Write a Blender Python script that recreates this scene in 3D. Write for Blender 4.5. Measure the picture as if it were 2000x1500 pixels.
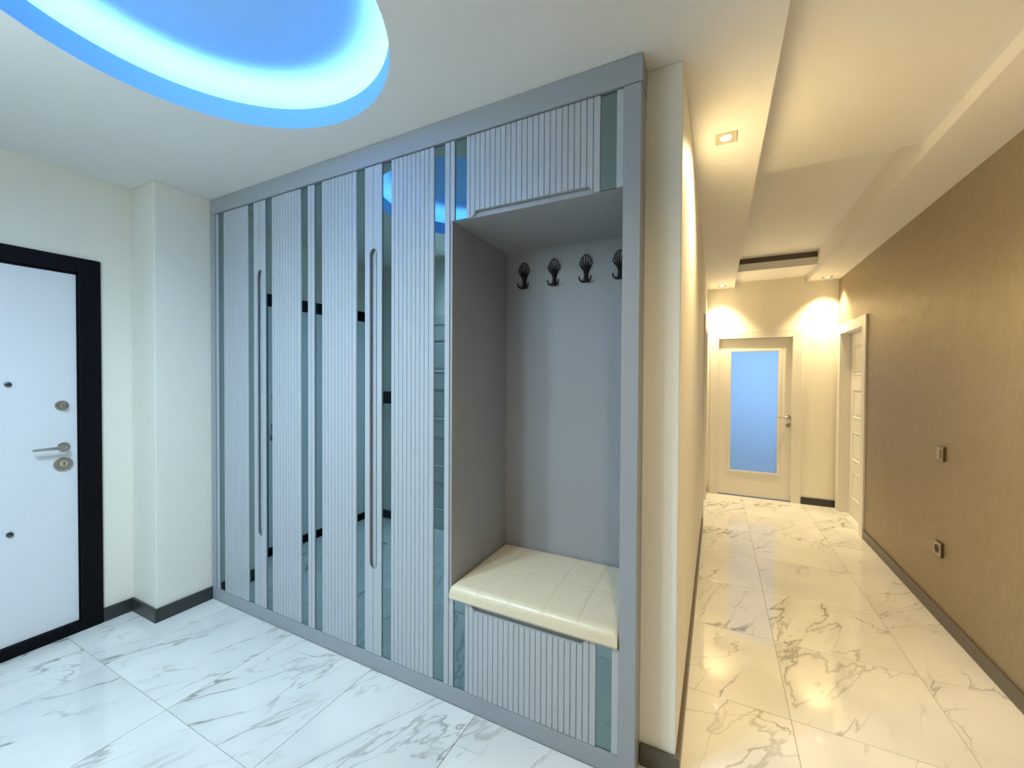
import bpy, bmesh, math, random
from mathutils import Vector, Matrix

random.seed(7)
S = bpy.context.scene
COL = S.collection
PI = math.pi
for o in list(bpy.data.objects):
    bpy.data.objects.remove(o)

# ------------------------------------------------------------------ camera
F_PX, YAW, PITCH, ROLL, CAM_Z = 793.15, 0.4667, 0.0147, 0.0057, 1.45
cam_d = bpy.data.cameras.new('camera')
cam_d.sensor_fit = 'HORIZONTAL'
cam_d.sensor_width = 36.0
cam_d.lens = F_PX * 36.0 / 2000.0
cam_d.clip_start = 0.02
cam = bpy.data.objects.new('camera', cam_d)
COL.objects.link(cam)
S.camera = cam
_F = Vector((-math.sin(YAW) * math.cos(PITCH), math.cos(YAW) * math.cos(PITCH), -math.sin(PITCH)))
_R0 = Vector((math.cos(YAW), math.sin(YAW), 0))
_U0 = _R0.cross(_F)
_R = _R0 * math.cos(ROLL) + _U0 * math.sin(ROLL)
_U = _U0 * math.cos(ROLL) - _R0 * math.sin(ROLL)
cam.matrix_world = Matrix(((_R.x, _U.x, -_F.x, 0), (_R.y, _U.y, -_F.y, 0), (_R.z, _U.z, -_F.z, CAM_Z), (0, 0, 0, 1)))

# ------------------------------------------------------------------ world, exposure
w = bpy.data.worlds.new('world')
S.world = w
w.use_nodes = True
w.node_tree.nodes['Background'].inputs[0].default_value = (0.6, 0.75, 1.0, 1)
w.node_tree.nodes['Background'].inputs[1].default_value = 0.3
S.view_settings.view_transform = 'Standard'
S.view_settings.look = 'None'
S.view_settings.gamma = 1.0
S.view_settings.exposure = 0.0
S.view_settings.use_curve_mapping = False

# lamp strengths (the lamps themselves are made with their fixtures)
WARM = (1.0, 0.76, 0.40)
FILL_COOL = (0.62, 0.86, 1.0)
COVE = (0.62, 0.84, 1.0)
P_WARM = 95.0
P_FILL = 97.0
E_COVE = 50.0
P_DAY = 15.5

# daylight of the room behind the frosted door
_l = bpy.data.lights.new('far_room_window_light', 'AREA')
_l.shape = 'RECTANGLE'; _l.size = 1.1; _l.size_y = 1.2
_l.energy = P_DAY; _l.color = (0.30, 0.60, 1.0)
_lo = bpy.data.objects.new('far_room_window_light', _l)
COL.objects.link(_lo)
_lo.location = (0.55, 6.95, 1.60)
_lo.rotation_euler = (-PI / 2, 0, 0)

# ------------------------------------------------------------------ dimensions (m)
H = 2.584                # hall and corridor border ceiling
D = 1.479                # wardrobe front plane
XL = -3.215              # entrance door wall
XP = -2.930              # pillar face
YP = 1.180               # pillar front
YR = -0.185              # rear wall
XW = -0.118              # corridor left wall
YW = 1.575               # end face of the partition
XB = 1.221               # corridor right wall
YE = 5.753               # corridor end wall
YB = -1.70               # wall behind the camera
XRET = -0.85             # return wall behind the camera
TX0, TX1 = 0.184, 0.921   # corridor ceiling tray
TZ1, TZ2 = 2.652, 2.787
TY1, TY2 = 2.79, 5.20

# ------------------------------------------------------------------ materials
def mat(name, color, rough=0.5, metal=0.0, spec=0.5, coat=0.0, emit=None, estr=0.0):
    m = bpy.data.materials.new(name)
    m.use_nodes = True
    b = m.node_tree.nodes['Principled BSDF']
    b.inputs['Base Color'].default_value = (*color, 1)
    b.inputs['Roughness'].default_value = rough
    b.inputs['Metallic'].default_value = metal
    b.inputs['Specular IOR Level'].default_value = spec
    b.inputs['Coat Weight'].default_value = coat
    if emit:
        b.inputs['Emission Color'].default_value = (*emit, 1)
        b.inputs['Emission Strength'].default_value = estr
    return m

def nodes(m):
    nt = m.node_tree
    return nt, nt.nodes['Principled BSDF'], (lambda t: nt.nodes.new(t)), (lambda a, b: nt.links.new(a, b))

def add_noise_bump(m, scale, strength, dist=0.002, col_var=0.0, stretch=(1, 1, 1)):
    nt, b, N, L = nodes(m)
    tc = N('ShaderNodeTexCoord'); mp = N('ShaderNodeMapping'); mp.inputs['Scale'].default_value = stretch
    n = N('ShaderNodeTexNoise'); n.inputs['Scale'].default_value = scale; n.inputs['Detail'].default_value = 6
    bp = N('ShaderNodeBump'); bp.inputs['Strength'].default_value = strength; bp.inputs['Distance'].default_value = dist
    geo = N('ShaderNodeNewGeometry')
    L(geo.outputs['Position'], mp.inputs['Vector']); L(mp.outputs[0], n.inputs['Vector'])
    L(n.outputs['Fac'], bp.inputs['Height']); L(bp.outputs[0], b.inputs['Normal'])
    if col_var:
        c = b.inputs['Base Color'].default_value[:]
        mx = N('ShaderNodeMix'); mx.data_type = 'RGBA'
        mx.inputs[6].default_value = tuple(x * (1 - col_var) for x in c[:3]) + (1,)
        mx.inputs[7].default_value = tuple(min(1, x * (1 + col_var)) for x in c[:3]) + (1,)
        L(n.outputs['Fac'], mx.inputs[0]); L(mx.outputs[2], b.inputs['Base Color'])

M = {}
M['paint'] = mat('wall_paint', (0.88, 0.85, 0.77), 0.6, spec=0.3); add_noise_bump(M['paint'], 160, 0.12, 0.001)
M['ceil'] = mat('ceiling_paint', (0.85, 0.84, 0.82), 0.85, spec=0.2); add_noise_bump(M['ceil'], 120, 0.12, 0.001)
M['cove'] = mat('cove_led_glow_paint', (0.31, 0.58, 0.90), 0.85, spec=0.2)  # blue of the LED glow is put into the paint colour
M['grey_panel'] = mat('light_grey_lacquer', (0.46, 0.49, 0.53), 0.32, spec=0.4)
M['grey_frame'] = mat('mid_grey_lacquer', (0.34, 0.365, 0.40), 0.38, spec=0.4)
M['niche'] = mat('niche_board', (0.36, 0.365, 0.385), 0.45, spec=0.35)
M['mirror'] = mat('tinted_mirror', (0.20, 0.29, 0.32), 0.015, metal=1.0)
M['gap'] = mat('shadow_gap', (0.02, 0.02, 0.022), 0.8)
M['skirt'] = mat('skirting_charcoal', (0.034, 0.037, 0.038), 0.35)
M['skirt_taupe'] = mat('skirting_taupe', (0.105, 0.088, 0.068), 0.35)
M['black'] = mat('black_frame_laminate', (0.003, 0.0035, 0.006), 0.5, spec=0.12); add_noise_bump(M['black'], 60, 0.2, 0.001, stretch=(1, 1, .05))
M['leaf_white'] = mat('entrance_leaf_white', (0.78, 0.79, 0.83), 0.4, spec=0.3)
M['door_white'] = mat('door_white_lacquer', (0.82, 0.80, 0.76), 0.35, spec=0.4)
M['steel'] = mat('brushed_steel', (0.55, 0.53, 0.48), 0.25, metal=1.0)
M['darksteel'] = mat('dark_bolt_metal', (0.12, 0.13, 0.15), 0.25, metal=1.0)
M['iron'] = mat('hook_black_iron', (0.006, 0.006, 0.007), 0.6, spec=0.25)
M['cream'] = mat('cream_leather', (0.80, 0.69, 0.50), 0.36, spec=0.6); add_noise_bump(M['cream'], 45, 0.25, 0.002, 0.05)
M['bronze'] = mat('bronze_plastic', (0.085, 0.055, 0.035), 0.35, metal=0.3)
M['plate'] = mat('plate_champagne', (0.36, 0.31, 0.23), 0.3, metal=0.5)
M['hole'] = mat('dark_socket', (0.01, 0.01, 0.01), 0.6)
M['chrome'] = mat('lamp_bezel_chrome', (0.52, 0.46, 0.33), 0.45, metal=0.4)
M['lens_warm'] = mat('lamp_lens_warm', (1, 1, 1), 0.4, emit=(1.0, 0.88, 0.62), estr=9.0)
M['lens_fill'] = mat('fill_lens_cool', (1, 1, 1), 0.4, emit=(0.9, 0.97, 1.0), estr=9.0)
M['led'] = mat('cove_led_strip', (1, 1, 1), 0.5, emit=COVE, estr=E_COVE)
M['grout'] = mat('grout', (0.42, 0.41, 0.39), 0.8)
M['screen'] = mat('intercom_black', (0.01, 0.008, 0.008), 0.15)
M['plastic'] = mat('white_plastic', (0.8, 0.8, 0.8), 0.4)

def make_marble():
    m = mat('polished_marble', (0.8, 0.8, 0.8), 0.055, spec=0.5)
    nt, b, N, L = nodes(m)
    tc = N('ShaderNodeTexCoord'); oi = N('ShaderNodeObjectInfo')
    # every tile takes its own piece of the stone
    mul = N('ShaderNodeVectorMath'); mul.operation = 'MULTIPLY'; mul.inputs[1].default_value = (37.0, 53.0, 19.0)
    cmb = N('ShaderNodeCombineXYZ')
    for i in range(3): L(oi.outputs['Random'], cmb.inputs[i])
    L(cmb.outputs[0], mul.inputs[0])
    add = N('ShaderNodeVectorMath'); add.operation = 'ADD'
    rot = N('ShaderNodeMapping'); rot.inputs['Rotation'].default_value = (0, 0, math.radians(-58))
    L(tc.outputs['Object'], rot.inputs['Vector'])
    L(rot.outputs[0], add.inputs[0]); L(mul.outputs[0], add.inputs[1])
    def vein(sx, sy, scale, detail, dist, width, seedoff, rough=0.55, turn=0.0):
        mp = N('ShaderNodeMapping'); mp.vector_type = 'TEXTURE'; mp.inputs['Rotation'].default_value = (0, 0, math.radians(turn)); mp.inputs['Scale'].default_value = (1 / sx, 1 / sy, 1); mp.inputs['Location'].default_value = (seedoff, seedoff * 2, seedoff)
        L(add.outputs[0], mp.inputs['Vector'])
        n = N('ShaderNodeTexNoise'); n.inputs['Scale'].default_value = scale; n.inputs['Detail'].default_value = detail
        n.inputs['Roughness'].default_value = rough; n.inputs['Distortion'].default_value = dist
        L(mp.outputs[0], n.inputs['Vector'])
        s = N('ShaderNodeMath'); s.operation = 'SUBTRACT'; s.inputs[1].default_value = 0.5; L(n.outputs['Fac'], s.inputs[0])
        a = N('ShaderNodeMath'); a.operation = 'ABSOLUTE'; L(s.outputs[0], a.inputs[0])
        r = N('ShaderNodeMapRange'); r.interpolation_type = 'SMOOTHSTEP'
        r.inputs['From Min'].default_value = 0.0; r.inputs['From Max'].default_value = width
        r.inputs['To Min'].default_value = 1.0; r.inputs['To Max'].default_value = 0.0
        L(a.outputs[0], r.inputs['Value'])
        return r.outputs[0]
    def mask(scale, lo, hi, seedoff, sx=1, sy=1):
        mp = N('ShaderNodeMapping'); mp.inputs['Location'].default_value = (seedoff, seedoff, seedoff); mp.inputs['Scale'].default_value = (sx, sy, 1)
        L(add.outputs[0], mp.inputs['Vector'])
        n = N('ShaderNodeTexNoise'); n.inputs['Scale'].default_value = scale; n.inputs['Detail'].default_value = 2
        L(mp.outputs[0], n.inputs['Vector'])
        r = N('ShaderNodeMapRange'); r.inputs['From Min'].default_value = lo; r.inputs['From Max'].default_value = hi
        L(n.outputs['Fac'], r.inputs['Value']); return r.outputs[0]
    def mulv(a, b_):
        x = N('ShaderNodeMath'); x.operation = 'MULTIPLY'; L(a, x.inputs[0])
        if isinstance(b_, float): x.inputs[1].default_value = b_
        else: L(b_, x.inputs[1])
        return x.outputs[0]
    def maxv(a, b_):
        x = N('ShaderNodeMath'); x.operation = 'MAXIMUM'; L(a, x.inputs[0]); L(b_, x.inputs[1]); return x.outputs[0]
    v1 = mulv(vein(0.22, 1.0, 1.9, 6, 0.25, 0.0080, 3.1, 0.52), mask(2.2, 0.40, 0.58, 9.0, .5, 1))
    v2 = mulv(mulv(vein(0.26, 1.0, 3.0, 6, 0.3, 0.0095, 17.3, 0.52, 13), mask(3.0, 0.42, 0.62, 4.0, .5, 1)), 0.60)
    v4 = mulv(mulv(vein(0.40, 1.0, 2.0, 6, 0.5, 0.0065, 31.3, 0.54, -24), mask(2.6, 0.47, 0.62, 14.0)), 0.80)
    v3 = mulv(mulv(vein(0.22, 1.0, 1.9, 3, 0.25, 0.050, 3.1, 0.45), mask(2.2, 0.48, 0.70, 9.0, .5, 1)), 0.20)
    v = maxv(maxv(maxv(v1, v2), v3), v4)
    v = mulv(v, 0.85)
    base = N('ShaderNodeMix'); base.data_type = 'RGBA'
    base.inputs[6].default_value = (0.67, 0.68, 0.68, 1); base.inputs[7].default_value = (0.79, 0.79, 0.78, 1)
    L(mask(2.0, 0.3, 0.6, 23.0), base.inputs[0])
    mx = N('ShaderNodeMix'); mx.data_type = 'RGBA'
    L(v, mx.inputs[0]); L(base.outputs[2], mx.inputs[6]); mx.inputs[7].default_value = (0.25, 0.235, 0.215, 1)
    L(mx.outputs[2], b.inputs['Base Color'])
    return m
M['marble'] = make_marble()

def make_wallpaper():
    m = mat('ribbed_wallpaper', (0.36, 0.31, 0.22), 0.42, metal=0.25, spec=0.5)
    nt, b, N, L = nodes(m)
    geo = N('ShaderNodeNewGeometry')
    mp = N('ShaderNodeMapping'); mp.inputs['Scale'].default_value = (1, 1, 0.22)
    L(geo.outputs['Position'], mp.inputs['Vector'])
    wv = N('ShaderNodeTexWave'); wv.wave_type = 'BANDS'; wv.bands_direction = 'Y'
    wv.inputs['Scale'].default_value = 26; wv.inputs['Distortion'].default_value = 1.2; wv.inputs['Detail'].default_value = 2
    L(mp.outputs[0], wv.inputs['Vector'])
    vo = N('ShaderNodeTexNoise'); vo.inputs['Scale'].default_value = 130; vo.inputs['Detail'].default_value = 3
    L(mp.outputs[0], vo.inputs['Vector'])
    ad = N('ShaderNodeMath'); ad.operation = 'ADD'; L(wv.outputs['Fac'], ad.inputs[0]); L(vo.outputs['Fac'], ad.inputs[1])
    bp = N('ShaderNodeBump'); bp.inputs['Strength'].default_value = 0.55; bp.inputs['Distance'].default_value = 0.002
    L(ad.outputs[0], bp.inputs['Height']); L(bp.outputs[0], b.inputs['Normal'])
    big = N('ShaderNodeTexNoise'); big.inputs['Scale'].default_value = 14; big.inputs['Detail'].default_value = 3
    L(geo.outputs['Position'], big.inputs['Vector'])
    mu = N('ShaderNodeMath'); mu.operation = 'MULTIPLY'; L(wv.outputs['Fac'], mu.inputs[0]); L(vo.outputs['Fac'], mu.inputs[1])
    mx = N('ShaderNodeMix'); mx.data_type = 'RGBA'
    mx.inputs[6].default_value = (0.295, 0.242, 0.163, 1); mx.inputs[7].default_value = (0.49, 0.415, 0.295, 1)
    L(mu.outputs[0], mx.inputs[0]); L(mx.outputs[2], b.inputs['Base Color'])
    r = N('ShaderNodeMapRange'); r.inputs['To Min'].default_value = 0.36; r.inputs['To Max'].default_value = 0.6
    L(big.outputs['Fac'], r.inputs['Value']); L(r.outputs[0], b.inputs['Roughness'])
    return m
M['wallpaper'] = make_wallpaper()

def make_frost():
    m = bpy.data.materials.new('frosted_glass'); m.use_nodes = True
    nt = m.node_tree; nt.nodes.clear()
    N = nt.nodes.new; L = nt.links.new
    out = N('ShaderNodeOutputMaterial'); tr = N('ShaderNodeBsdfTranslucent'); gl = N('ShaderNodeBsdfGlossy'); mx = N('ShaderNodeMixShader')
    tr.inputs['Color'].default_value = (0.92, 0.95, 1, 1)
    gl.inputs['Roughness'].default_value = 0.25; gl.inputs['Color'].default_value = (0.8, 0.85, 0.9, 1)
    mx.inputs[0].default_value = 0.06
    L(tr.outputs[0], mx.inputs[1]); L(gl.outputs[0], mx.inputs[2]); L(mx.outputs[0], out.inputs[0])
    return m
M['frost'] = make_frost()

# ------------------------------------------------------------------ helpers
WL = {}      # object -> its origin in the frame its verts are written in

class MB:
    def __init__(self): self.v = []; self.f = []
    def box(self, x0, x1, y0, y1, z0, z1):
        i = len(self.v)
        self.v += [(x0, y0, z0), (x1, y0, z0), (x1, y1, z0), (x0, y1, z0), (x0, y0, z1), (x1, y0, z1), (x1, y1, z1), (x0, y1, z1)]
        self.f += [tuple(i + k for k in q) for q in ((0, 3, 2, 1), (4, 5, 6, 7), (0, 1, 5, 4), (1, 2, 6, 5), (2, 3, 7, 6), (3, 0, 4, 7))]
        return self
    def prism_y(self, poly, y0, y1):
        """polygon in (x, z), front at y0, back at y1"""
        n = len(poly); i = len(self.v)
        self.v += [(x, y0, z) for x, z in poly] + [(x, y1, z) for x, z in poly]
        self.f.append(tuple(i + k for k in range(n))); self.f.append(tuple(i + n + k for k in reversed(range(n))))
        for k in range(n):
            a, b = k, (k + 1) % n
            self.f.append((i + a, i + n + a, i + n + b, i + b))
        return self
    def prism_z(self, poly, z0, z1):
        n = len(poly); i = len(self.v)
        self.v += [(x, y, z0) for x, y in poly] + [(x, y, z1) for x, y in poly]
        self.f.append(tuple(i + k for k in reversed(range(n)))); self.f.append(tuple(i + n + k for k in range(n)))
        for k in range(n):
            a, b = k, (k + 1) % n
            self.f.append((i + a, i + b, i + n + b, i + n + a))
        return self
    def ring_stack(self, rings, close=True, cap0=True, cap1=True):
        i = len(self.v); n = len(rings[0])
        for r in rings: self.v += [tuple(p) for p in r]
        for j in range(len(rings) - 1):
            for k in range(n if close else n - 1):
                a = i + j * n + k; b = i + j * n + (k + 1) % n
                self.f.append((a, b, b + n, a + n))
        if cap0: self.f.append(tuple(i + k for k in reversed(range(n))))
        if cap1: self.f.append(tuple(i + (len(rings) - 1) * n + k for k in range(n)))
        return self
    def tube(self, pts, rad, seg=10, flat=1.0):
        pts = [Vector(p) for p in pts]
        if not hasattr(rad, '__len__'): rad = [rad] * len(pts)
        rings = []; up = Vector((0, 1, 0))
        for k, p in enumerate(pts):
            t = (pts[min(k + 1, len(pts) - 1)] - pts[max(k - 1, 0)]).normalized()
            u = up if abs(t.dot(up)) < 0.95 else Vector((1, 0, 0))
            a = t.cross(u).normalized(); b = a.cross(t).normalized()
            rings.append([p + a * rad[k] * math.cos(s * 2 * PI / seg) + b * rad[k] * flat * math.sin(s * 2 * PI / seg) for s in range(seg)])
        return self.ring_stack(rings)
    def lathe_y(self, cx, cz, prof, seg=28):
        """profile list of (radius, y) around the y axis through (cx, cz)"""
        rings = [[(cx + r * math.cos(s * 2 * PI / seg), y, cz + r * math.sin(s * 2 * PI / seg)) for s in range(seg)] for r, y in prof]
        return self.ring_stack(rings)

def obj(name, mb, material, parent=None, origin=None, smooth=False, bevel=0.0, seg=2):
    if origin is None:
        lo = [min(v[k] for v in mb.v) for k in range(3)]; hi = [max(v[k] for v in mb.v) for k in range(3)]
        origin = ((lo[0] + hi[0]) / 2, (lo[1] + hi[1]) / 2, lo[2])
    me = bpy.data.meshes.new(name)
    me.from_pydata([(v[0] - origin[0], v[1] - origin[1], v[2] - origin[2]) for v in mb.v], [], mb.f)
    bm = bmesh.new(); bm.from_mesh(me); bmesh.ops.recalc_face_normals(bm, faces=bm.faces); bm.to_mesh(me); bm.free()
    me.materials.append(M[material])
    o = bpy.data.objects.new(name, me); COL.objects.link(o)
    pw = WL.get(parent.name, (0, 0, 0)) if parent else (0, 0, 0)
    o.location = tuple(origin[k] - pw[k] for k in range(3))
    o.parent = parent
    WL[o.name] = tuple(origin)
    if bevel:
        md = o.modifiers.new('bevel', 'BEVEL'); md.width = bevel; md.segments = seg; md.limit_method = 'ANGLE'; md.angle_limit = math.radians(40)
    if smooth:
        for p in me.polygons: p.use_smooth = True
        me.set_sharp_from_angle(angle=math.radians(38))
    return o

def tag(o, label, cat, group=None, kind=None):
    o['label'] = label; o['category'] = cat
    if group: o['group'] = group
    if kind: o['kind'] = kind
    return o

def thing(name, label, cat, loc=(0, 0, 0), rz=0.0, group=None, kind=None, local=False):
    o = bpy.data.objects.new(name, None); COL.objects.link(o)
    o.empty_display_size = 0.1
    o.location = loc; o.rotation_euler = (0, 0, rz)
    WL[o.name] = (0, 0, 0) if local else tuple(loc)
    return tag(o, label, cat, group, kind)

def copy_tree(o, parent=None):
    c = o.copy(); COL.objects.link(c); c.parent = parent
    for ch in o.children:
        copy_tree(ch, c)
    return c

def struct(name, mb, material, label, cat, parent=None, **k):
    o = obj(name, mb, material, parent, **k)
    return tag(o, label, cat, kind='structure')

# ================================================================== THE SETTING
# ---- floor: grout bed with every tile laid on it
gb = MB()
gb.box(XL, XB, YR - 0.11, D, -0.05, -0.0025).box(-0.305, XB + 0.10, D, YE + 0.05, -0.05, -0.0025).box(-0.91, XB, YB, YR - 0.11, -0.05, -0.0025)
floor = struct('floor', gb, 'grout', 'polished white marble tile floor with grey veins', 'floor', origin=(0, 0, 0))
TXS, TYS, TX_0, TY_0, JOINT = 0.605, 0.590, 0.300, 0.885, 0.0028
full_mesh = None
def tile_mesh(cx, cy, hx, hy):
    mb = MB(); c = 0.0007
    r = lambda s, z: [(-s[0], -s[1], z), (s[0], -s[1], z), (s[0], s[1], z), (-s[0], s[1], z)]
    mb.ring_stack([r((hx, hy), -0.010), r((hx, hy), -c), r((hx - c, hy - c), 0.0)])
    me = bpy.data.meshes.new('tile'); me.from_pydata(mb.v, [], mb.f); me.materials.append(M['marble']); return me
def lay(rx0, rx1, ry0, ry1):
    global full_mesh
    for i in range(-8, 5):
        for j in range(-6, 11):
            x0 = max(TX_0 + i * TXS, rx0); x1 = min(TX_0 + (i + 1) * TXS, rx1)
            y0 = max(TY_0 + j * TYS, ry0); y1 = min(TY_0 + (j + 1) * TYS, ry1)
            if x1 - x0 < 0.02 or y1 - y0 < 0.02: continue
            hx = (x1 - x0 - JOINT) / 2; hy = (y1 - y0 - JOINT) / 2
            if abs(x1 - x0 - TXS) < 1e-4 and abs(y1 - y0 - TYS) < 1e-4:
                full_mesh = full_mesh or tile_mesh(0, 0, hx, hy); me = full_mesh
            else:
                me = tile_mesh(0, 0, hx, hy)
            o = bpy.data.objects.new('tile', me); COL.objects.link(o)
            o.parent = floor; o.location = ((x0 + x1) / 2, (y0 + y1) / 2, 0)
lay(XL, XB, TY_0 - 2 * TYS, TY_0 + TYS)
lay(-0.305, XB, TY_0 + TYS, YE)
lay(-0.910, XB, YB, TY_0 - 2 * TYS)
lay(XB + 0.003, XB + 0.1, TY_0 + 6 * TYS, YE - 0.1)

# ---- ceiling
def fill_with_holes(loops, z):
    bm = bmesh.new()
    for lp in loops:
        vs = [bm.verts.new((x, y, z)) for x, y in lp]
        for a, b in zip(vs, vs[1:] + vs[:1]): bm.edges.new((a, b))
    bmesh.ops.triangle_fill(bm, use_beauty=True, edges=bm.edges[:])
    for f in bm.faces:
        f.normal_update()
    vs = [v.co[:] for v in bm.verts]; bm.verts.index_update(); fs = [tuple(v.index for v in f.verts) for f in bm.faces]
    bm.free(); return vs, fs
CX, CY, CR = -1.474, 0.696, 0.588
SEG = 96
circ = lambda r, z=None: [((CX + r * math.cos(k * 2 * PI / SEG), CY + r * math.sin(k * 2 * PI / SEG)) if z is None else
                           (CX + r * math.cos(k * 2 * PI / SEG), CY + r * math.sin(k * 2 * PI / SEG), z)) for k in range(SEG)]
outer = [(XL - .1, YR - .1), (XRET - .1, YR - .1), (XRET - .1, YB - .1), (XB + .1, YB - .1), (XB + .1, YE + .1), (XW - .1, YE + .1), (XW - .1, 2.15), (XL - .1, 2.15)]
TYS0 = -1.2
tray = [(TX0, TYS0), (TX1, TYS0), (TX1, YE + .05), (TX0, YE + .05)]
vs, fs = fill_with_holes([outer, circ(CR), tray], H)
cb = MB(); cb.v = list(vs); cb.f = list(fs)
# tray: side faces, low ceiling, deep pocket, end header with a dark strip for the slot's shade above it
def quad(mb, a, b, c, d):
    i = len(mb.v); mb.v += [a, b, c, d]; mb.f.append((i, i + 1, i + 2, i + 3))
YT = YE + .05
for x in (TX0, TX1):
    quad(cb, (x, TYS0, H), (x, YT, H), (x, YT, TZ2), (x, TYS0, TZ2))
quad(cb, (TX0, TYS0, H), (TX1, TYS0, H), (TX1, TYS0, TZ1), (TX0, TYS0, TZ1))
quad(cb, (TX0, TYS0, TZ1), (TX1, TYS0, TZ1), (TX1, TY1, TZ1), (TX0, TY1, TZ1))
quad(cb, (TX0, TY1, TZ1), (TX1, TY1, TZ1), (TX1, TY1, TZ2), (TX0, TY1, TZ2))
quad(cb, (TX0, TY1, TZ2), (TX1, TY1, TZ2), (TX1, YT, TZ2), (TX0, YT, TZ2))
ceiling = struct('ceiling', cb, 'ceil', 'white plaster ceiling with round blue lit cove and long corridor tray', 'ceiling', origin=(0, 0, H))
hb = MB().box(TX0, TX1, TY2, YT, 2.648, 2.728)
hd = obj('tray_header', hb, 'ceil', ceiling)
sl = obj('tray_slot_shade', MB().box(TX0 + .001, TX1 - .001, TY2 + 0.012, TY2 + 0.03, 2.728, TZ2), 'skirt_taupe', ceiling)  # strip closing the slot, its shade put into the dark colour
# round cove
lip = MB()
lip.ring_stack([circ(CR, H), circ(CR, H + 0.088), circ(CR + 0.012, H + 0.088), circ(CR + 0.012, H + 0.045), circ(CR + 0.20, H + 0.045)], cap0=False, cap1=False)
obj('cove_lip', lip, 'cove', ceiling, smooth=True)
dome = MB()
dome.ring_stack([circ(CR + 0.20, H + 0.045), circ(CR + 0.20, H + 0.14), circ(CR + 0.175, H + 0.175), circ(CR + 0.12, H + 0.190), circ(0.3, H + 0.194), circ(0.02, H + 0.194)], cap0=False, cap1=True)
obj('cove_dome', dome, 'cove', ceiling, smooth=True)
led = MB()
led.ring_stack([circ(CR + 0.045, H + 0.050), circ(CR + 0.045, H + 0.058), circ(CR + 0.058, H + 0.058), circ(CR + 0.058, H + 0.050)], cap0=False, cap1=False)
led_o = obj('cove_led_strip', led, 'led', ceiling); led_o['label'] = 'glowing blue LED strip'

# ---- walls
EY0, EY1, EZ1 = -0.085, 0.955, 2.03       # entrance door opening (along Y)
wl = MB()
wl.box(XL - .12, XL, YR - .12, EY0, 0, H).box(XL - .12, XL, EY1, YP + .4, 0, H).box(XL - .12, XL, EY0, EY1, EZ1, H)
wl.box(XL - .12, XL - .10, EY0, EY1, 0, EZ1)
struct('wall_left', wl, 'paint', 'off white wall around the black framed entrance door', 'wall')
struct('wall_pillar', MB().box(XL, XP, YP, 2.15, 0, H), 'paint', 'off white wall pier between entrance door and grey wardrobe', 'wall', bevel=0.004)
struct('wall_rear', MB().box(XL - .12, XRET, YR - .12, YR, 0, H), 'paint', 'off white rear wall of the hall seen in the mirrors', 'wall')
struct('wall_return', MB().box(XRET - .12, XRET, YB, YR - .12, 0, H), 'paint', 'off white return wall behind the viewpoint', 'wall')
struct('wall_back', MB().box(XRET - .12, XB + .12, YB - .12, YB, 0, H), 'paint', 'off white wall closing the passage behind the viewpoint', 'wall')
struct('wall_closet', MB().box(XP, -.26, 2.06, 2.15, 0, H), 'paint', 'off white wall behind the wardrobe', 'wall')
# partition (corridor left wall) with a door opening
LY0, LY1, LZ = 4.50, 5.40, 2.0
wp = MB()
wp.box(-0.26, XW, YW, LY0, 0, H).box(-0.26, XW, LY1, YE + .12, 0, H).box(-0.26, XW, LY0, LY1, LZ, H)
struct('wall_partition', wp, 'paint', 'cream wall between wardrobe and corridor, running to the far door', 'wall', bevel=0.004)
RY0, RY1, RZ = 4.84, 5.62, 1.965
wr = MB()
wr.box(XB, XB + .12, YB, RY0, 0, H).box(XB, XB + .12, RY1, YE + .12, 0, H).box(XB, XB + .12, RY0, RY1, RZ, H)
struct('wall_right', wr, 'wallpaper', 'long corridor wall in ribbed taupe gold wallpaper', 'wall')
GX0, GX1, GZ = 0.010, 0.805, 1.965
we = MB()
we.box(XW, GX0, YE, YE + .12, 0, TZ2).box(GX1, XB, YE, YE + .12, 0, TZ2).box(GX0, GX1, YE, YE + .12, GZ, TZ2)
struct('wall_end', we, 'paint', 'cream wall at the corridor end around the glazed door', 'wall')
# daylight room behind the glazed door
bk = MB()
bk.box(-.9, 1.7, 7.5, 7.6, 0, 2.7).box(-1.0, -.9, YE + .12, 7.6, 0, 2.7).box(1.7, 1.8, YE + .12, 7.6, 0, 2.7).box(-1.0, 1.8, YE + .12, 7.6, 2.7, 2.8).box(-1.0, 1.8, YE + .05, 7.6, -.08, -0.003)
bk.box(-1.0, XW - .15, YE + .05, YE + .12, 0, 2.7).box(XB + .12, 1.8, YE + .05, YE + .12, 0, 2.7)
struct('wall_far_room', bk, 'plastic', 'pale daylit room behind the frosted glass door', 'wall')

# ---- baseboards
BH = 0.080; BT = 0.014
def bboard(name, segs, label, material='skirt'):
    mb = MB()
    for (x0, y0, x1, y1) in segs: mb.box(min(x0, x1), max(x0, x1), min(y0, y1), max(y0, y1), 0, BH)
    return struct(name, mb, material, label, 'baseboard', bevel=0.003)
bboard('baseboard_left', [(XL, 1.037, XL + BT, YP)], 'short charcoal baseboard beside the black door frame')
bboard('baseboard_pillar', [(XL + BT, YP - BT, XP + BT, YP), (XP, YP, XP + BT, D - .004)], 'charcoal baseboard wrapping the wall pier beside the wardrobe')
bboard('baseboard_rear', [(XL, YR, -2.76, YR + BT), (-1.84, YR, XRET, YR + BT)], 'charcoal baseboard of the rear wall seen in the mirrors')
bboard('baseboard_partition', [(-0.243, YW - BT, XW + BT, YW), (XW, YW, XW + BT, 4.41)], 'dark baseboard wrapping the wall end right of the wardrobe and along the corridor', 'skirt_taupe')
bboard('baseboard_corner', [(XW, 5.49, XW + BT, YE)], 'tiny dark baseboard in the corner left of the glazed door')
bboard('baseboard_end', [(0.895, YE - BT, XB, YE)], 'dark baseboard between the glazed door and the panelled door')
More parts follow.
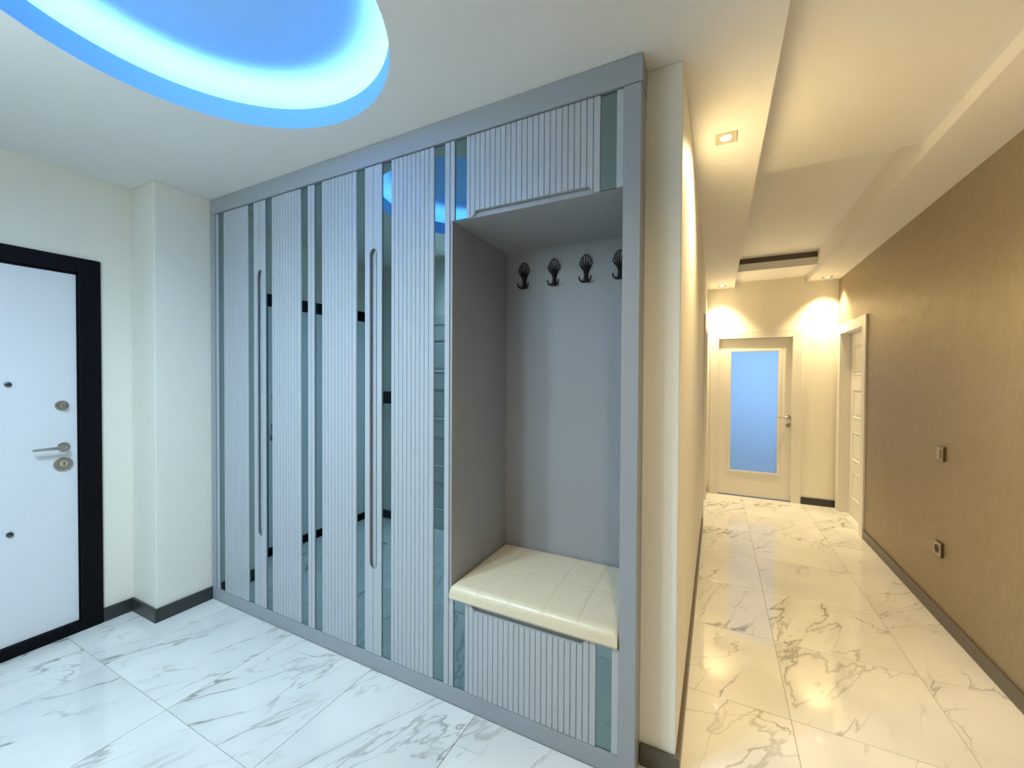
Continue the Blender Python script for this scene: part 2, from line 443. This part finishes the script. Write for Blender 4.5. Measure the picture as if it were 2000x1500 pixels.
bboard('baseboard_right', [(XB - BT, YB, XB, 4.75)], 'long taupe baseboard under the wallpapered wall', 'skirt_taupe')

# ================================================================== DOORS (local frame: x along the wall, front faces -y)
def rosette(parent, cx, cz, yf, r, material='steel', t=0.008):
    return obj('rosette', MB().lathe_y(cx, cz, [(r, yf), (r, yf - t * .6), (r * .9, yf - t), (0.003, yf - t)]), material, parent, smooth=True)

def lever(parent, cx, cz, yf, direction, length, material='steel'):
    ro = rosette(parent, cx, cz, yf, 0.026, material)
    p = [(cx, yf, cz), (cx, yf - .038, cz), (cx + direction * .004, yf - .046, cz), (cx + direction * .014, yf - .050, cz), (cx + direction * length * .6, yf - .050, cz), (cx + direction * length, yf - .047, cz)]
    le = obj('lever', MB().tube(p, [.009, .009, .0095, .0095, .0085, .007], 12), material, parent, smooth=True)
    return ro

# entrance door: local x = Y - 0.435
EC = 0.435
d1 = thing('door_1', 'entrance door with white leaf and black frame, left of the wall pier', 'door', (XL, EC, 0), PI / 2, kind='structure', local=True)
fr = MB()
fo0, fo1, fz = -0.602, 0.602, 2.110
fi0, fi1 = -0.512, 0.512
for y0, y1, grow in ((-0.016, 0.10, 0.0),):
    fr.box(fo0, fi0, y0, 0.0, 0, fz).box(fi1, fo1, y0, 0.0, 0, fz).box(fi0, fi1, y0, 0.0, 2.028, fz).box(fi0, fi1, y0, 0.0, 0, 0.060)
fr.box(fi0 - .006, fi0 + .006, 0, .09, 0, 2.03).box(fi1 - .006, fi1 + .006, 0, .09, 0, 2.03).box(fi0, fi1, 0, .09, 2.016, 2.028).box(fi0, fi1, 0, .09, 0.0, 0.06)
obj('frame', fr, 'black', d1, bevel=0.002)
leaf = obj('leaf', MB().box(fi0 + .007, fi1 - .007, 0.004, 0.06, 0.062, 2.015), 'leaf_white', d1, bevel=0.002)
for z in (1.403, 0.635):
    obj('bolt_cap', MB().lathe_y(0.690 - EC, z, [(0.013, .006), (.013, -.003), (.011, -.007), (.006, -.009), (.001, -.0095)], 20), 'darksteel', leaf, smooth=True)
ro = rosette(leaf, 0.880 - EC, 1.285, .004, 0.0275, 'steel')
obj('thumb_turn', MB().lathe_y(0.880 - EC, 1.285, [(.011, -.003), (.011, -.016), (.014, -.018), (.014, -.026), (.010, -.030), (.001, -.031)], 20), 'steel', leaf, smooth=True)
lever(leaf, 0.885 - EC, 1.056, .004, -1, 0.125)
rosette(leaf, 0.882 - EC, 0.961, .004, 0.038, 'steel', .012)
cy = MB().lathe_y(0.882 - EC, 0.965, [(.016, -.006), (.016, -.011), (.014, -.013), (.001, -.013)], 20)
obj('lock_cylinder', cy, 'chrome', leaf, smooth=True)
obj('keyhole', MB().box(0.880 - EC, 0.884 - EC, -.0136, -.012, 0.955, 0.975), 'hole', leaf)

def casing(parent, x0, x1, z1, wdt=0.09, t=0.016, depth=0.10, sides=(True, True)):
    """lining plus flat architrave around the opening x0..x1, top z1"""
    mb = MB()
    a0 = x0 - wdt if sides[0] else x0; a1 = x1 + wdt if sides[1] else x1
    if sides[0]: mb.box(x0 - wdt, x0, -t, 0, 0, z1 + wdt)
    if sides[1]: mb.box(x1, x1 + wdt, -t, 0, 0, z1 + wdt)
    mb.box(x0, x1, -t, 0, z1, z1 + wdt)
    mb.box(x0 - .004, x0 + .012, -t, depth, 0, z1).box(x1 - .012, x1 + .004, -t, depth, 0, z1).box(x0, x1, -t, depth, z1 - .012, z1 + .004)
    return obj('casing', mb, 'door_white', parent, bevel=0.002)

def panel_leaf(parent, x0, x1, z1, yf, rows):
    """white leaf with a column of raised-field panels, front at yf"""
    px0, px1 = x0 + .095, x1 - .095
    mb = MB(); mb.box(x0, x1, yf + .011, yf + .04, .006, z1)
    mb.box(x0, px0, yf, yf + .011, .006, z1).box(px1, x1, yf, yf + .011, .006, z1)
    zz = [.006] + [z for r in rows for z in r] + [z1]
    for k in range(0, len(zz), 2): mb.box(px0, px1, yf, yf + .011, zz[k], zz[k + 1])
    lf = obj('leaf', mb, 'door_white', parent)
    for (za, zb) in rows:
        rect = lambda g, y: [(px0 + g, y, za + g), (px1 - g, y, za + g), (px1 - g, y, zb - g), (px0 + g, y, zb - g)]
        p = MB().ring_stack([rect(-.001, yf + .012), rect(-.001, yf - .003), rect(.006, yf - .003), rect(.016, yf + .010), rect(.024, yf + .010), rect(.042, yf + .001)], cap0=False)
        obj('panel', p, 'door_white', lf)
    return lf
ROWS = [(0.185, 0.465), (0.600, 0.895), (1.050, 1.350), (1.505, 1.815)]

# glazed door at the corridor end: local x = X - 0.4075
GC = (GX0 + GX1) / 2
d2 = thing('door_2', 'white door with frosted blue lit glass at the corridor end', 'door', (GC, YE, 0), 0, kind='structure', local=True)
hw = (GX1 - GX0) / 2
casing(d2, -hw, hw, GZ, 0.082)
lf = MB(); yf = .022
gx0, gx1, gz0, gz1 = 0.155 - GC, 0.660 - GC, 0.315, 1.798
lf.box(-hw + .013, gx0, yf, yf + .04, .012, GZ - .014).box(gx1, hw - .013, yf, yf + .04, .012, GZ - .014).box(gx0, gx1, yf, yf + .04, .012, gz0).box(gx0, gx1, yf, yf + .04, gz1, GZ - .014)
leaf2 = obj('leaf', lf, 'door_white', d2)
bd = MB()
for a in (0,):
    bd.box(gx0 - .018, gx0 + .006, yf - .008, yf, gz0 - .018, gz1 + .018).box(gx1 - .006, gx1 + .018, yf - .008, yf, gz0 - .018, gz1 + .018).box(gx0 + .006, gx1 - .006, yf - .008, yf, gz0 - .018, gz0 + .006).box(gx0 + .006, gx1 - .006, yf - .008, yf, gz1 - .006, gz1 + .018)
obj('glazing_bead', bd, 'door_white', leaf2, bevel=.003)
gp = obj('glass_pane', MB().box(gx0, gx1, yf + .016, yf + .022, gz0, gz1), 'frost', leaf2); gp['label'] = 'frosted glass pane glowing with daylight'
lever(leaf2, 0.763 - GC, 1.005, yf, -1, 0.115)
rosette(leaf2, 0.764 - GC, 0.908, yf, 0.024)

# panelled door on the right wall: local x = RC - Y
RC = (RY0 + RY1) / 2; rw = (RY1 - RY0) / 2
d3 = thing('door_3', 'white panelled door set in the taupe wallpapered wall', 'door', (XB, RC, 0), -PI / 2, kind='structure', local=True)
casing(d3, -rw, rw, RZ, 0.088)
panel_leaf(d3, -rw + .013, rw - .013, RZ - .014, .085, ROWS)

# door on the corridor's left wall: local x = Y - LC
LC = (LY0 + LY1) / 2; lw = (LY1 - LY0) / 2
d4 = thing('door_4', 'white door casing seen edge on along the corridor left wall', 'door', (XW, LC, 0), PI / 2, kind='structure', local=True)
casing(d4, -lw, lw, LZ, 0.088)
panel_leaf(d4, -lw + .013, lw - .013, LZ - .014, .085, ROWS)

# panelled door on the rear wall, seen in the mirrors
d5 = thing('door_5', 'white panelled door reflected in the wardrobe mirror strip', 'door', (-2.30, YR, 0), PI, kind='structure', local=True)
casing(d5, -.37, .37, 1.965, 0.085, depth=0.0)
panel_leaf(d5, -.357, .357, 1.95, -.012, ROWS)

# ================================================================== WARDROBE
W0, W1 = -2.924, -0.245                   # outer width
ZP, ZF = 0.073, 2.487                     # plinth top, fascia bottom
ZO = 2.136                                # overhead door bottom
NZ = 0.468                                # seat board top
NX0, NX1 = -1.044, -0.307                 # niche inside
YBK = 2.000
DT = 0.022                                # depth of the front pieces
wr_ = thing('wardrobe', 'grey built-in hall wardrobe with fluted doors, mirror strips and seat niche', 'wardrobe', ((W0 + W1) / 2, D, 0))
obj('side_panel', MB().box(W0, -2.879, D - .006, 2.04, 0, ZF), 'grey_frame', wr_, bevel=.0015)
obj('side_panel', MB().box(-0.305, W1, D - .006, 2.04, 0, ZF - .002), 'grey_frame', wr_, bevel=.0015)
obj('fascia', MB().box(W0, W1 + .004, D - .008, 2.04, ZF, H - .001), 'grey_frame', wr_, bevel=.0015)
obj('plinth', MB().box(-2.879, -0.305, D - .003, D + .03, 0, ZP), 'grey_frame', wr_, bevel=.001)
obj('divider', MB().box(-1.055, NX0, D + .004, 2.02, ZP, ZF), 'niche', wr_)
obj('niche_back', MB().box(NX0, NX1 + .002, YBK, YBK + .018, NZ - .02, ZO), 'niche', wr_)
obj('niche_ceiling', MB().box(NX0, NX1 + .002, D + .012, YBK, ZO, ZO + .018), 'niche', wr_)
obj('niche_side', MB().box(NX1, NX1 + .0019, D + .002, YBK, ZP, ZO), 'niche', wr_)
obj('seat_board', MB().box(NX0, NX1, D + .030, YBK, NZ - .022, NZ - .002), 'niche', wr_)
obj('carcass_back', MB().box(-2.879, -1.055, D + .30, D + .318, ZP, ZF), 'gap', wr_)

def slat_mb(xa, xb, ztop, zbot_fn, zup_fn=None):
    """one flute: chamfered long edges, bottom (or top) may follow the finger-pull cut-out"""
    c = 0.0018
    n = 6
    xs = [xa] + [xa + c + (xb - xa - 2 * c) * k / (n - 1) for k in range(n)] + [xb]
    if zbot_fn is None and zup_fn is None: xs = [xa, xa + c, xb - c, xb]
    ys = [D + .0055] + [D] * (len(xs) - 2) + [D + .0055]
    mb = MB(); yb = D + DT
    lo = lambda x: ZP + .003 if zbot_fn is None else zbot_fn(x)
    hi = lambda x: ztop if zup_fn is None else zup_fn(x)
    n = len(xs)
    mb.v += [(x, y, lo(x)) for x, y in zip(xs, ys)] + [(x, y, hi(x)) for x, y in zip(xs, ys)] + [(x, yb, lo(x)) for x in xs] + [(x, yb, hi(x)) for x in xs]
    for k in range(n - 1):
        mb.f += [(k, k + 1, n + k + 1, n + k), (2 * n + k, 2 * n + k + 1, k + 1, k), (n + k, n + k + 1, 3 * n + k + 1, 3 * n + k), (2 * n + k + 1, 2 * n + k, 3 * n + k, 3 * n + k + 1)]
    mb.f += [(0, n, 3 * n, 2 * n), (n - 1, 2 * n + n - 1, 3 * n + n - 1, n + n - 1)]
    return mb

def flute_edges(x0, x1, n, first, last):
    p = (x1 - x0) / (n - 2 + first + last)
    e = [x0, x0 + first * p]
    for k in range(n - 2): e.append(e[-1] + p)
    e.append(x1); return e

def notch_stile(xa, xb, side, z0, z1):
    """meeting stile with the routed finger pull; side=+1: the pull is on the right edge"""
    w_, r_, za, zb = 0.0235, 0.032, 0.497, 2.082
    e = xb if side > 0 else xa
    s = -side
    arc0 = [(e + s * w_ * math.sin(t * PI / 12), za + r_ * (1 - math.cos(t * PI / 12))) for t in range(0, 7)]
    arc1 = [(e + s * w_ * math.sin(t * PI / 12), zb - r_ * (1 - math.cos(t * PI / 12))) for t in range(6, -1, -1)]
    far = xa if side > 0 else xb
    poly = [(far, z0), (e, z0)] + arc0 + arc1 + [(e, z1), (far, z1)]
    if side < 0: poly = poly[::-1]
    if side > 0:        # undercut grip: thin lip in front of an open cavity
        return MB().prism_y(poly, D, D + .008).box(xa, xb - .050, D + .008, D + DT, z0, z1)
    return MB().prism_y(poly, D, D + DT)

def wardrobe_door(xa, xb, pull, label):
    """pull=+1: finger pull at the right edge, -1: at the left edge"""
    g = 0.0012; za, zb = ZP + .003, ZF - .004
    xa += g; xb -= g
    EW, MW, PW = 0.0245, 0.0600, 0.0545
    slab = obj('door', MB().box(xa + .001, xb - .001, D + DT, D + DT + .012, za, zb), 'grey_panel', wr_)
    slab['label'] = label
    if pull > 0: cuts = [xa, xa + EW, xa + EW + MW, xb - PW - MW, xb - PW, xb]
    else: cuts = [xa, xa + PW, xa + PW + MW, xb - EW - MW, xb - EW, xb]
    st = [(cuts[0], cuts[1], pull < 0), (cuts[4], cuts[5], pull > 0)]
    for a, b, notched in st:
        mb = notch_stile(a, b, pull, za, zb) if notched else MB().box(a, b, D, D + DT, za, zb)
        obj('stile', mb, 'grey_panel', slab)
    for a, b in ((cuts[1], cuts[2]), (cuts[3], cuts[4])):
        obj('mirror_strip', MB().box(a + .0008, b - .0008, D + .005, D + DT, za + .001, zb - .001), 'mirror', slab)
    e = flute_edges(cuts[2], cuts[3], 10, .85, 1.15)
    for k in range(10):
        obj('slat', slat_mb(e[k], e[k + 1], zb, None), 'grey_panel', slab)
    return slab
DW = 0.455
wardrobe_door(-2.876, -2.421, +1, 'fluted tall door next to the wall pier')
wardrobe_door(-2.421, -1.966, -1, 'second fluted tall door')
wardrobe_door(-1.966, -1.511, +1, 'third fluted tall door')
wardrobe_door(-1.511, -1.056, -1, 'fluted tall door next to the seat niche')

def cut_curve(x, x0, x1, depth, r):
    if x <= x0 or x >= x1: return 0.0
    d = min(x - x0, x1 - x)
    if d >= r: return depth
    return depth * (0.5 - 0.5 * math.cos(PI * d / r))

def front(name, za, zb, cut_at_bottom, label):
    xa, xb = -1.0535, -0.3065
    slab = obj(name, MB().box(xa + .001, xb - .001, D + DT, D + DT + .012, za, zb), 'grey_panel', wr_)
    slab['label'] = label
    cuts = [xa, -1.031, -0.970, -0.389, -0.330, xb]
    for a, b in ((cuts[0], cuts[1]), (cuts[4], cuts[5])):
        obj('stile', MB().box(a, b, D, D + DT, za, zb), 'grey_panel', slab)
    for a, b in ((cuts[1], cuts[2]), (cuts[3], cuts[4])):
        obj('mirror_strip', MB().box(a + .0008, b - .0008, D + .005, D + DT, za + .001, zb - .001), 'mirror', slab)
    e = flute_edges(cuts[2], cuts[3], 24, .80, 1.10)
    c0, c1, dep, rr = -0.943, -0.411, 0.026, 0.026
    if not cut_at_bottom: c0, c1 = -0.943, -0.426
    for k in range(24):
        if cut_at_bottom: mb = slat_mb(e[k], e[k + 1], zb, lambda x: za + cut_curve(x, c0, c1, dep, rr))
        else: mb = slat_mb(e[k], e[k + 1], zb, lambda x: za, lambda x: zb - cut_curve(x, c0, c1, dep, rr))
        obj('slat', mb, 'grey_panel', slab)
    return slab
front('overhead_door', ZO + .001, ZF - .004, True, 'fluted lift-up door above the niche')
front('drawer', ZP + .003, NZ - .003, False, 'fluted drawer front under the cushion')

# ---- cushion
def make_cushion():
    x0, x1, y0, y1, zb, zt, r = NX0 + .001, NX1 - .001, D - .016, YBK - .003, NZ, 0.538, 0.030
    def samples(a, b, n, seams):
        s = {a, b}
        for k in range(9): t = r * (1 - math.cos(k * PI / 16)); s |= {a + t, b - t}
        for k in range(n): s.add(a + (b - a) * k / n)
        for q in seams:
            for dlt in (-.006, -.003, 0, .003, .006): s.add(q + dlt)
        out = sorted(s); res = [out[0]]
        for v in out[1:]:
            if v - res[-1] > 1e-5: res.append(v)
        return res
    sx = [-0.905, -0.755, -0.602, -0.457]; sy = [1.735]
    xs = samples(x0, x1, 26, sx); ys = samples(y0, y1, 20, sy)
    def drop(d): return 0 if d >= r else r - math.sqrt(max(0, r * r - (r - d) ** 2))
    def z(x, y):
        h = zt - drop(y - y0) - 0.6 * drop(y1 - y) - 0.5 * drop(x - x0) - 0.5 * drop(x1 - x)
        u = (x - x0) / (x1 - x0); v = (y - y0) / (y1 - y0)
        h += 0.010 * (4 * u * (1 - u)) * (4 * v * (1 - v)) - .004
        h -= 0.0026 * max(math.exp(-((x - q) / .0035) ** 2) for q in sx)
        h -= 0.0012 * math.exp(-((y - sy[0]) / .0035) ** 2)
        return h
    mb = MB(); nx, ny = len(xs), len(ys)
    for y in ys:
        for x in xs: mb.v.append((x, y, z(x, y)))
    for j in range(ny - 1):
        for i in range(nx - 1):
            a = j * nx + i; mb.f.append((a, a + 1, a + nx + 1, a + nx))
    loop = [i for i in range(nx)] + [j * nx + nx - 1 for j in range(1, ny)] + [(ny - 1) * nx + i for i in range(nx - 2, -1, -1)] + [j * nx for j in range(ny - 2, 0, -1)]
    base = len(mb.v)
    for k in loop: v = mb.v[k]; mb.v.append((v[0], v[1], zb + .012))
    for k in loop:
        v = mb.v[k]; mb.v.append((min(max(v[0], x0 + .004), x1 - .004), max(v[1], y0 + .010), zb))
    n = len(loop)
    for k in range(n):
        k2 = (k + 1) % n
        mb.f.append((loop[k2], loop[k], base + k, base + k2)); mb.f.append((base + k2, base + k, base + n + k, base + n + k2))
    mb.f.append(tuple(base + n + k for k in range(n)))
    return mb
cu = obj('seat_cushion', make_cushion(), 'cream', smooth=True)
tag(cu, 'cream leather seat cushion with stitched seams in the wardrobe niche', 'cushion')

# ---- shell coat hooks
def make_hook():
    root = thing('coat_hook', '', 'hook', (0, 0, 0), local=True, group='black shell coat hooks in the niche')
    # local frame: back on y=0, front towards -y, z=0 at the bottom of the hook
    mb = MB()
    st = [(.013, .000), (.0135, .010), (.0105, .022), (.0098, .038), (.0125, .052), (.018, .064), (.021, .074)]
    rings = []
    for hw_, z_ in st:
        yb = -.004; t = .010
        rings.append([(-hw_, yb, z_), (-hw_ * .6, yb - t, z_), (hw_ * .6, yb - t, z_), (hw_, yb, z_), (hw_ * .6, 0, z_), (-hw_ * .6, 0, z_)])
    mb.ring_stack(rings)
    mb.lathe_y(0, .056, [(.010, 0), (.011, -.014), (.006, -.018), (.001, -.018)], 12)
    obj('stem', mb, 'iron', root, smooth=True)
    tips = []
    for k in range(7):
        a = math.radians(-66 + 22 * k)
        L_ = 0.073 - 0.022 * abs(math.sin(a)) ** 1.2
        tip = (math.sin(a) * L_ * .62, -.010, .064 + math.cos(a) * L_ * 1.0)
        tips.append(tip)
        b_ = (math.sin(a) * .012, -.008, .064 + math.cos(a) * .006)
        m_ = ((b_[0] + tip[0]) / 2, -.015, (b_[2] + tip[2]) / 2)
        if 0 < k < 7: obj('rib', MB().tube([b_, m_, tip], [.0030, .0026, .0022], 8), 'iron', root, smooth=True)
        else: obj('rib', MB().tube([b_, m_, tip], [.0030, .0026, .0022], 8), 'iron', root, smooth=True)
    rim = []
    c0 = Vector((0, -.010, .090))
    for k in range(6):
        A, B = Vector(tips[k]), Vector(tips[k + 1])
        mid = (A + B) / 2; out = (mid - c0).normalized() * .0045
        for t in range(5):
            s = t / 5; rim.append(A.lerp(B, s) + out * math.sin(s * PI))
    rim.append(Vector(tips[-1]))
    rim = [Vector((-.017, -.008, .066))] + rim + [Vector((.017, -.008, .066))]
    obj('shell_rim', MB().tube(rim, .0024, 8), 'iron', root, smooth=True)
    for s in (-1, 1):
        p = [(s * .006, -.008, .006), (s * .015, -.013, .002), (s * .024, -.018, .006), (s * .029, -.021, .014), (s * .0305, -.022, .025), (s * .0305, -.022, .028)]
        obj('prong', MB().tube(p, [.0050, .0046, .0040, .0036, .0038, .0025], 10), 'iron', root, smooth=True)
    return root
hook0 = make_hook()
hk = [(-0.934, 'black shell coat hook nearest the left side of the niche'),
      (-0.762, 'black shell coat hook, second from the left in the niche'),
      (-0.592, 'black shell coat hook, third from the left in the niche'),
      (-0.424, 'black shell coat hook half hidden behind the right wardrobe panel')]
for k, (x, lab) in enumerate(hk):
    h_ = hook0 if k == 0 else copy_tree(hook0)
    h_.location = (x, YBK - .001, 1.933); h_['label'] = lab

# ================================================================== LAMPS
def downlight(x, y, label, color, power, lens, z=H, beam=150, soft=0.03):
    root = thing('ceiling_downlight', label, 'downlight', (x, y, z - .004), group='recessed square ceiling downlights')
    h1, h2 = 0.046, 0.036
    mb = MB(); r = lambda s, zz: [(x - s, y - s, zz), (x + s, y - s, zz), (x + s, y + s, zz), (x - s, y + s, zz)]
    mb.ring_stack([r(h1, z), r(h1, z - .003), r(h1 - .002, z - .004), r(h2, z - .004), r(h2 - .002, z - .0005)], cap0=True, cap1=True)
    obj('bezel', mb, 'chrome', root)
    ln = MB(); n = 24
    rings = [[(x + rr * math.cos(k * 2 * PI / n), y + rr * math.sin(k * 2 * PI / n), zz) for k in range(n)] for rr, zz in ((.024, z - .0006), (.024, z - .002), (.018, z - .0035), (.002, z - .004))]
    ln.ring_stack(rings)
    obj('bulb', ln, lens, root, smooth=True)
    l = bpy.data.lights.new('downlight_lamp', 'SPOT')
    l.energy = power; l.color = color; l.spot_size = math.radians(beam); l.spot_blend = 1.0; l.shadow_soft_size = soft
    lo = bpy.data.objects.new('downlight_lamp', l); COL.objects.link(lo)
    lo.parent = root; lo.location = (0, 0, -.035)
    return root
downlight(0.026, 2.170, 'square recessed warm downlight, nearest one in the corridor ceiling', WARM, P_WARM * 1.15, 'lens_warm')
downlight(0.044, 5.560, 'square warm downlight above the corridor left corner by the glazed door', WARM, P_WARM * 1.4, 'lens_warm', beam=96)
downlight(1.077, 5.575, 'square warm downlight above the panelled door at corridor end', WARM, P_WARM * 1.4, 'lens_warm', beam=96)
downlight(1.077, 2.050, 'square warm downlight close to the wallpapered wall, outside the picture', WARM, P_WARM * .62, 'lens_warm', beam=125)
downlight(0.080, 0.350, 'added warm fill light above the viewpoint, outside the picture', WARM, P_WARM * .55, 'lens_warm')  # added to throw warm light on the partition end face
downlight(-1.38, -0.02, 'added cool white fill light by the rear wall opposite the seat niche, outside the picture', FILL_COOL, P_FILL * .9, 'lens_fill', beam=170, soft=.07)  # added to brighten the hall, the cove alone is too dim
downlight(-1.80, -0.02, 'added cool white fill light by the rear wall opposite the tall doors, outside the picture', FILL_COOL, P_FILL * 1.3, 'lens_fill', beam=170, soft=.07)  # second lamp added as fill for the hall

# ================================================================== WALL FITTINGS
def wall_plate(y, z, label, cat, kind):
    root = thing('light_switch' if kind == 'switch' else 'power_outlet', label, cat, (XB, y, z - .042), -PI / 2, local=True)
    obj('body', MB().box(-.042, .042, -.012, 0, 0, .084), 'bronze', root, bevel=.002)
    obj('cover_plate', MB().box(-.0405, .0405, -.0175, -.012, .0015, .0825), 'plate', root, bevel=.002)
    if kind == 'switch':
        rk = MB(); rk.prism_z([(-.026, -.0175), (.026, -.0175), (.026, -.0265), (-.026, -.0195)], .016, .068)
        obj('rocker', rk, 'plate', root, bevel=.0015)
    else:
        obj('socket_ring', MB().lathe_y(0, .042, [(.026, -.0165), (.026, -.0195), (.022, -.0195), (.021, -.0182), (.001, -.0182)], 28), 'bronze', root, smooth=True)
        obj('socket_well', MB().lathe_y(0, .042, [(.0195, -.0170), (.0195, -.0188), (.001, -.0188)], 28), 'hole', root)
    return root
wall_plate(3.345, 1.010, 'bronze light switch on the taupe wallpapered wall', 'switch', 'switch')
wall_plate(3.348, 0.432, 'bronze power outlet low on the taupe wallpapered wall', 'outlet', 'outlet')
# seen only in the mirror strips
ic = thing('door_intercom', 'black screened intercom on the rear wall, seen in a mirror strip', 'intercom', (-2.96, YR, 1.18), PI, local=True)
obj('housing', MB().box(-.10, .10, -.022, 0, 0, .125), 'screen', ic, bevel=.004)
obj('lower_trim', MB().box(-.10, .10, -.024, 0, -.018, 0), 'plastic', ic, bevel=.003)
sw = thing('rear_light_switch', 'dark light switch under the intercom, seen in a mirror strip', 'switch', (-2.86, YR, .92), PI, local=True)
obj('body', MB().box(-.04, .04, -.012, 0, 0, .08), 'bronze', sw, bevel=.002)
obj('rocker', MB().box(-.025, .025, -.017, -.012, .015, .065), 'bronze', sw, bevel=.0015)
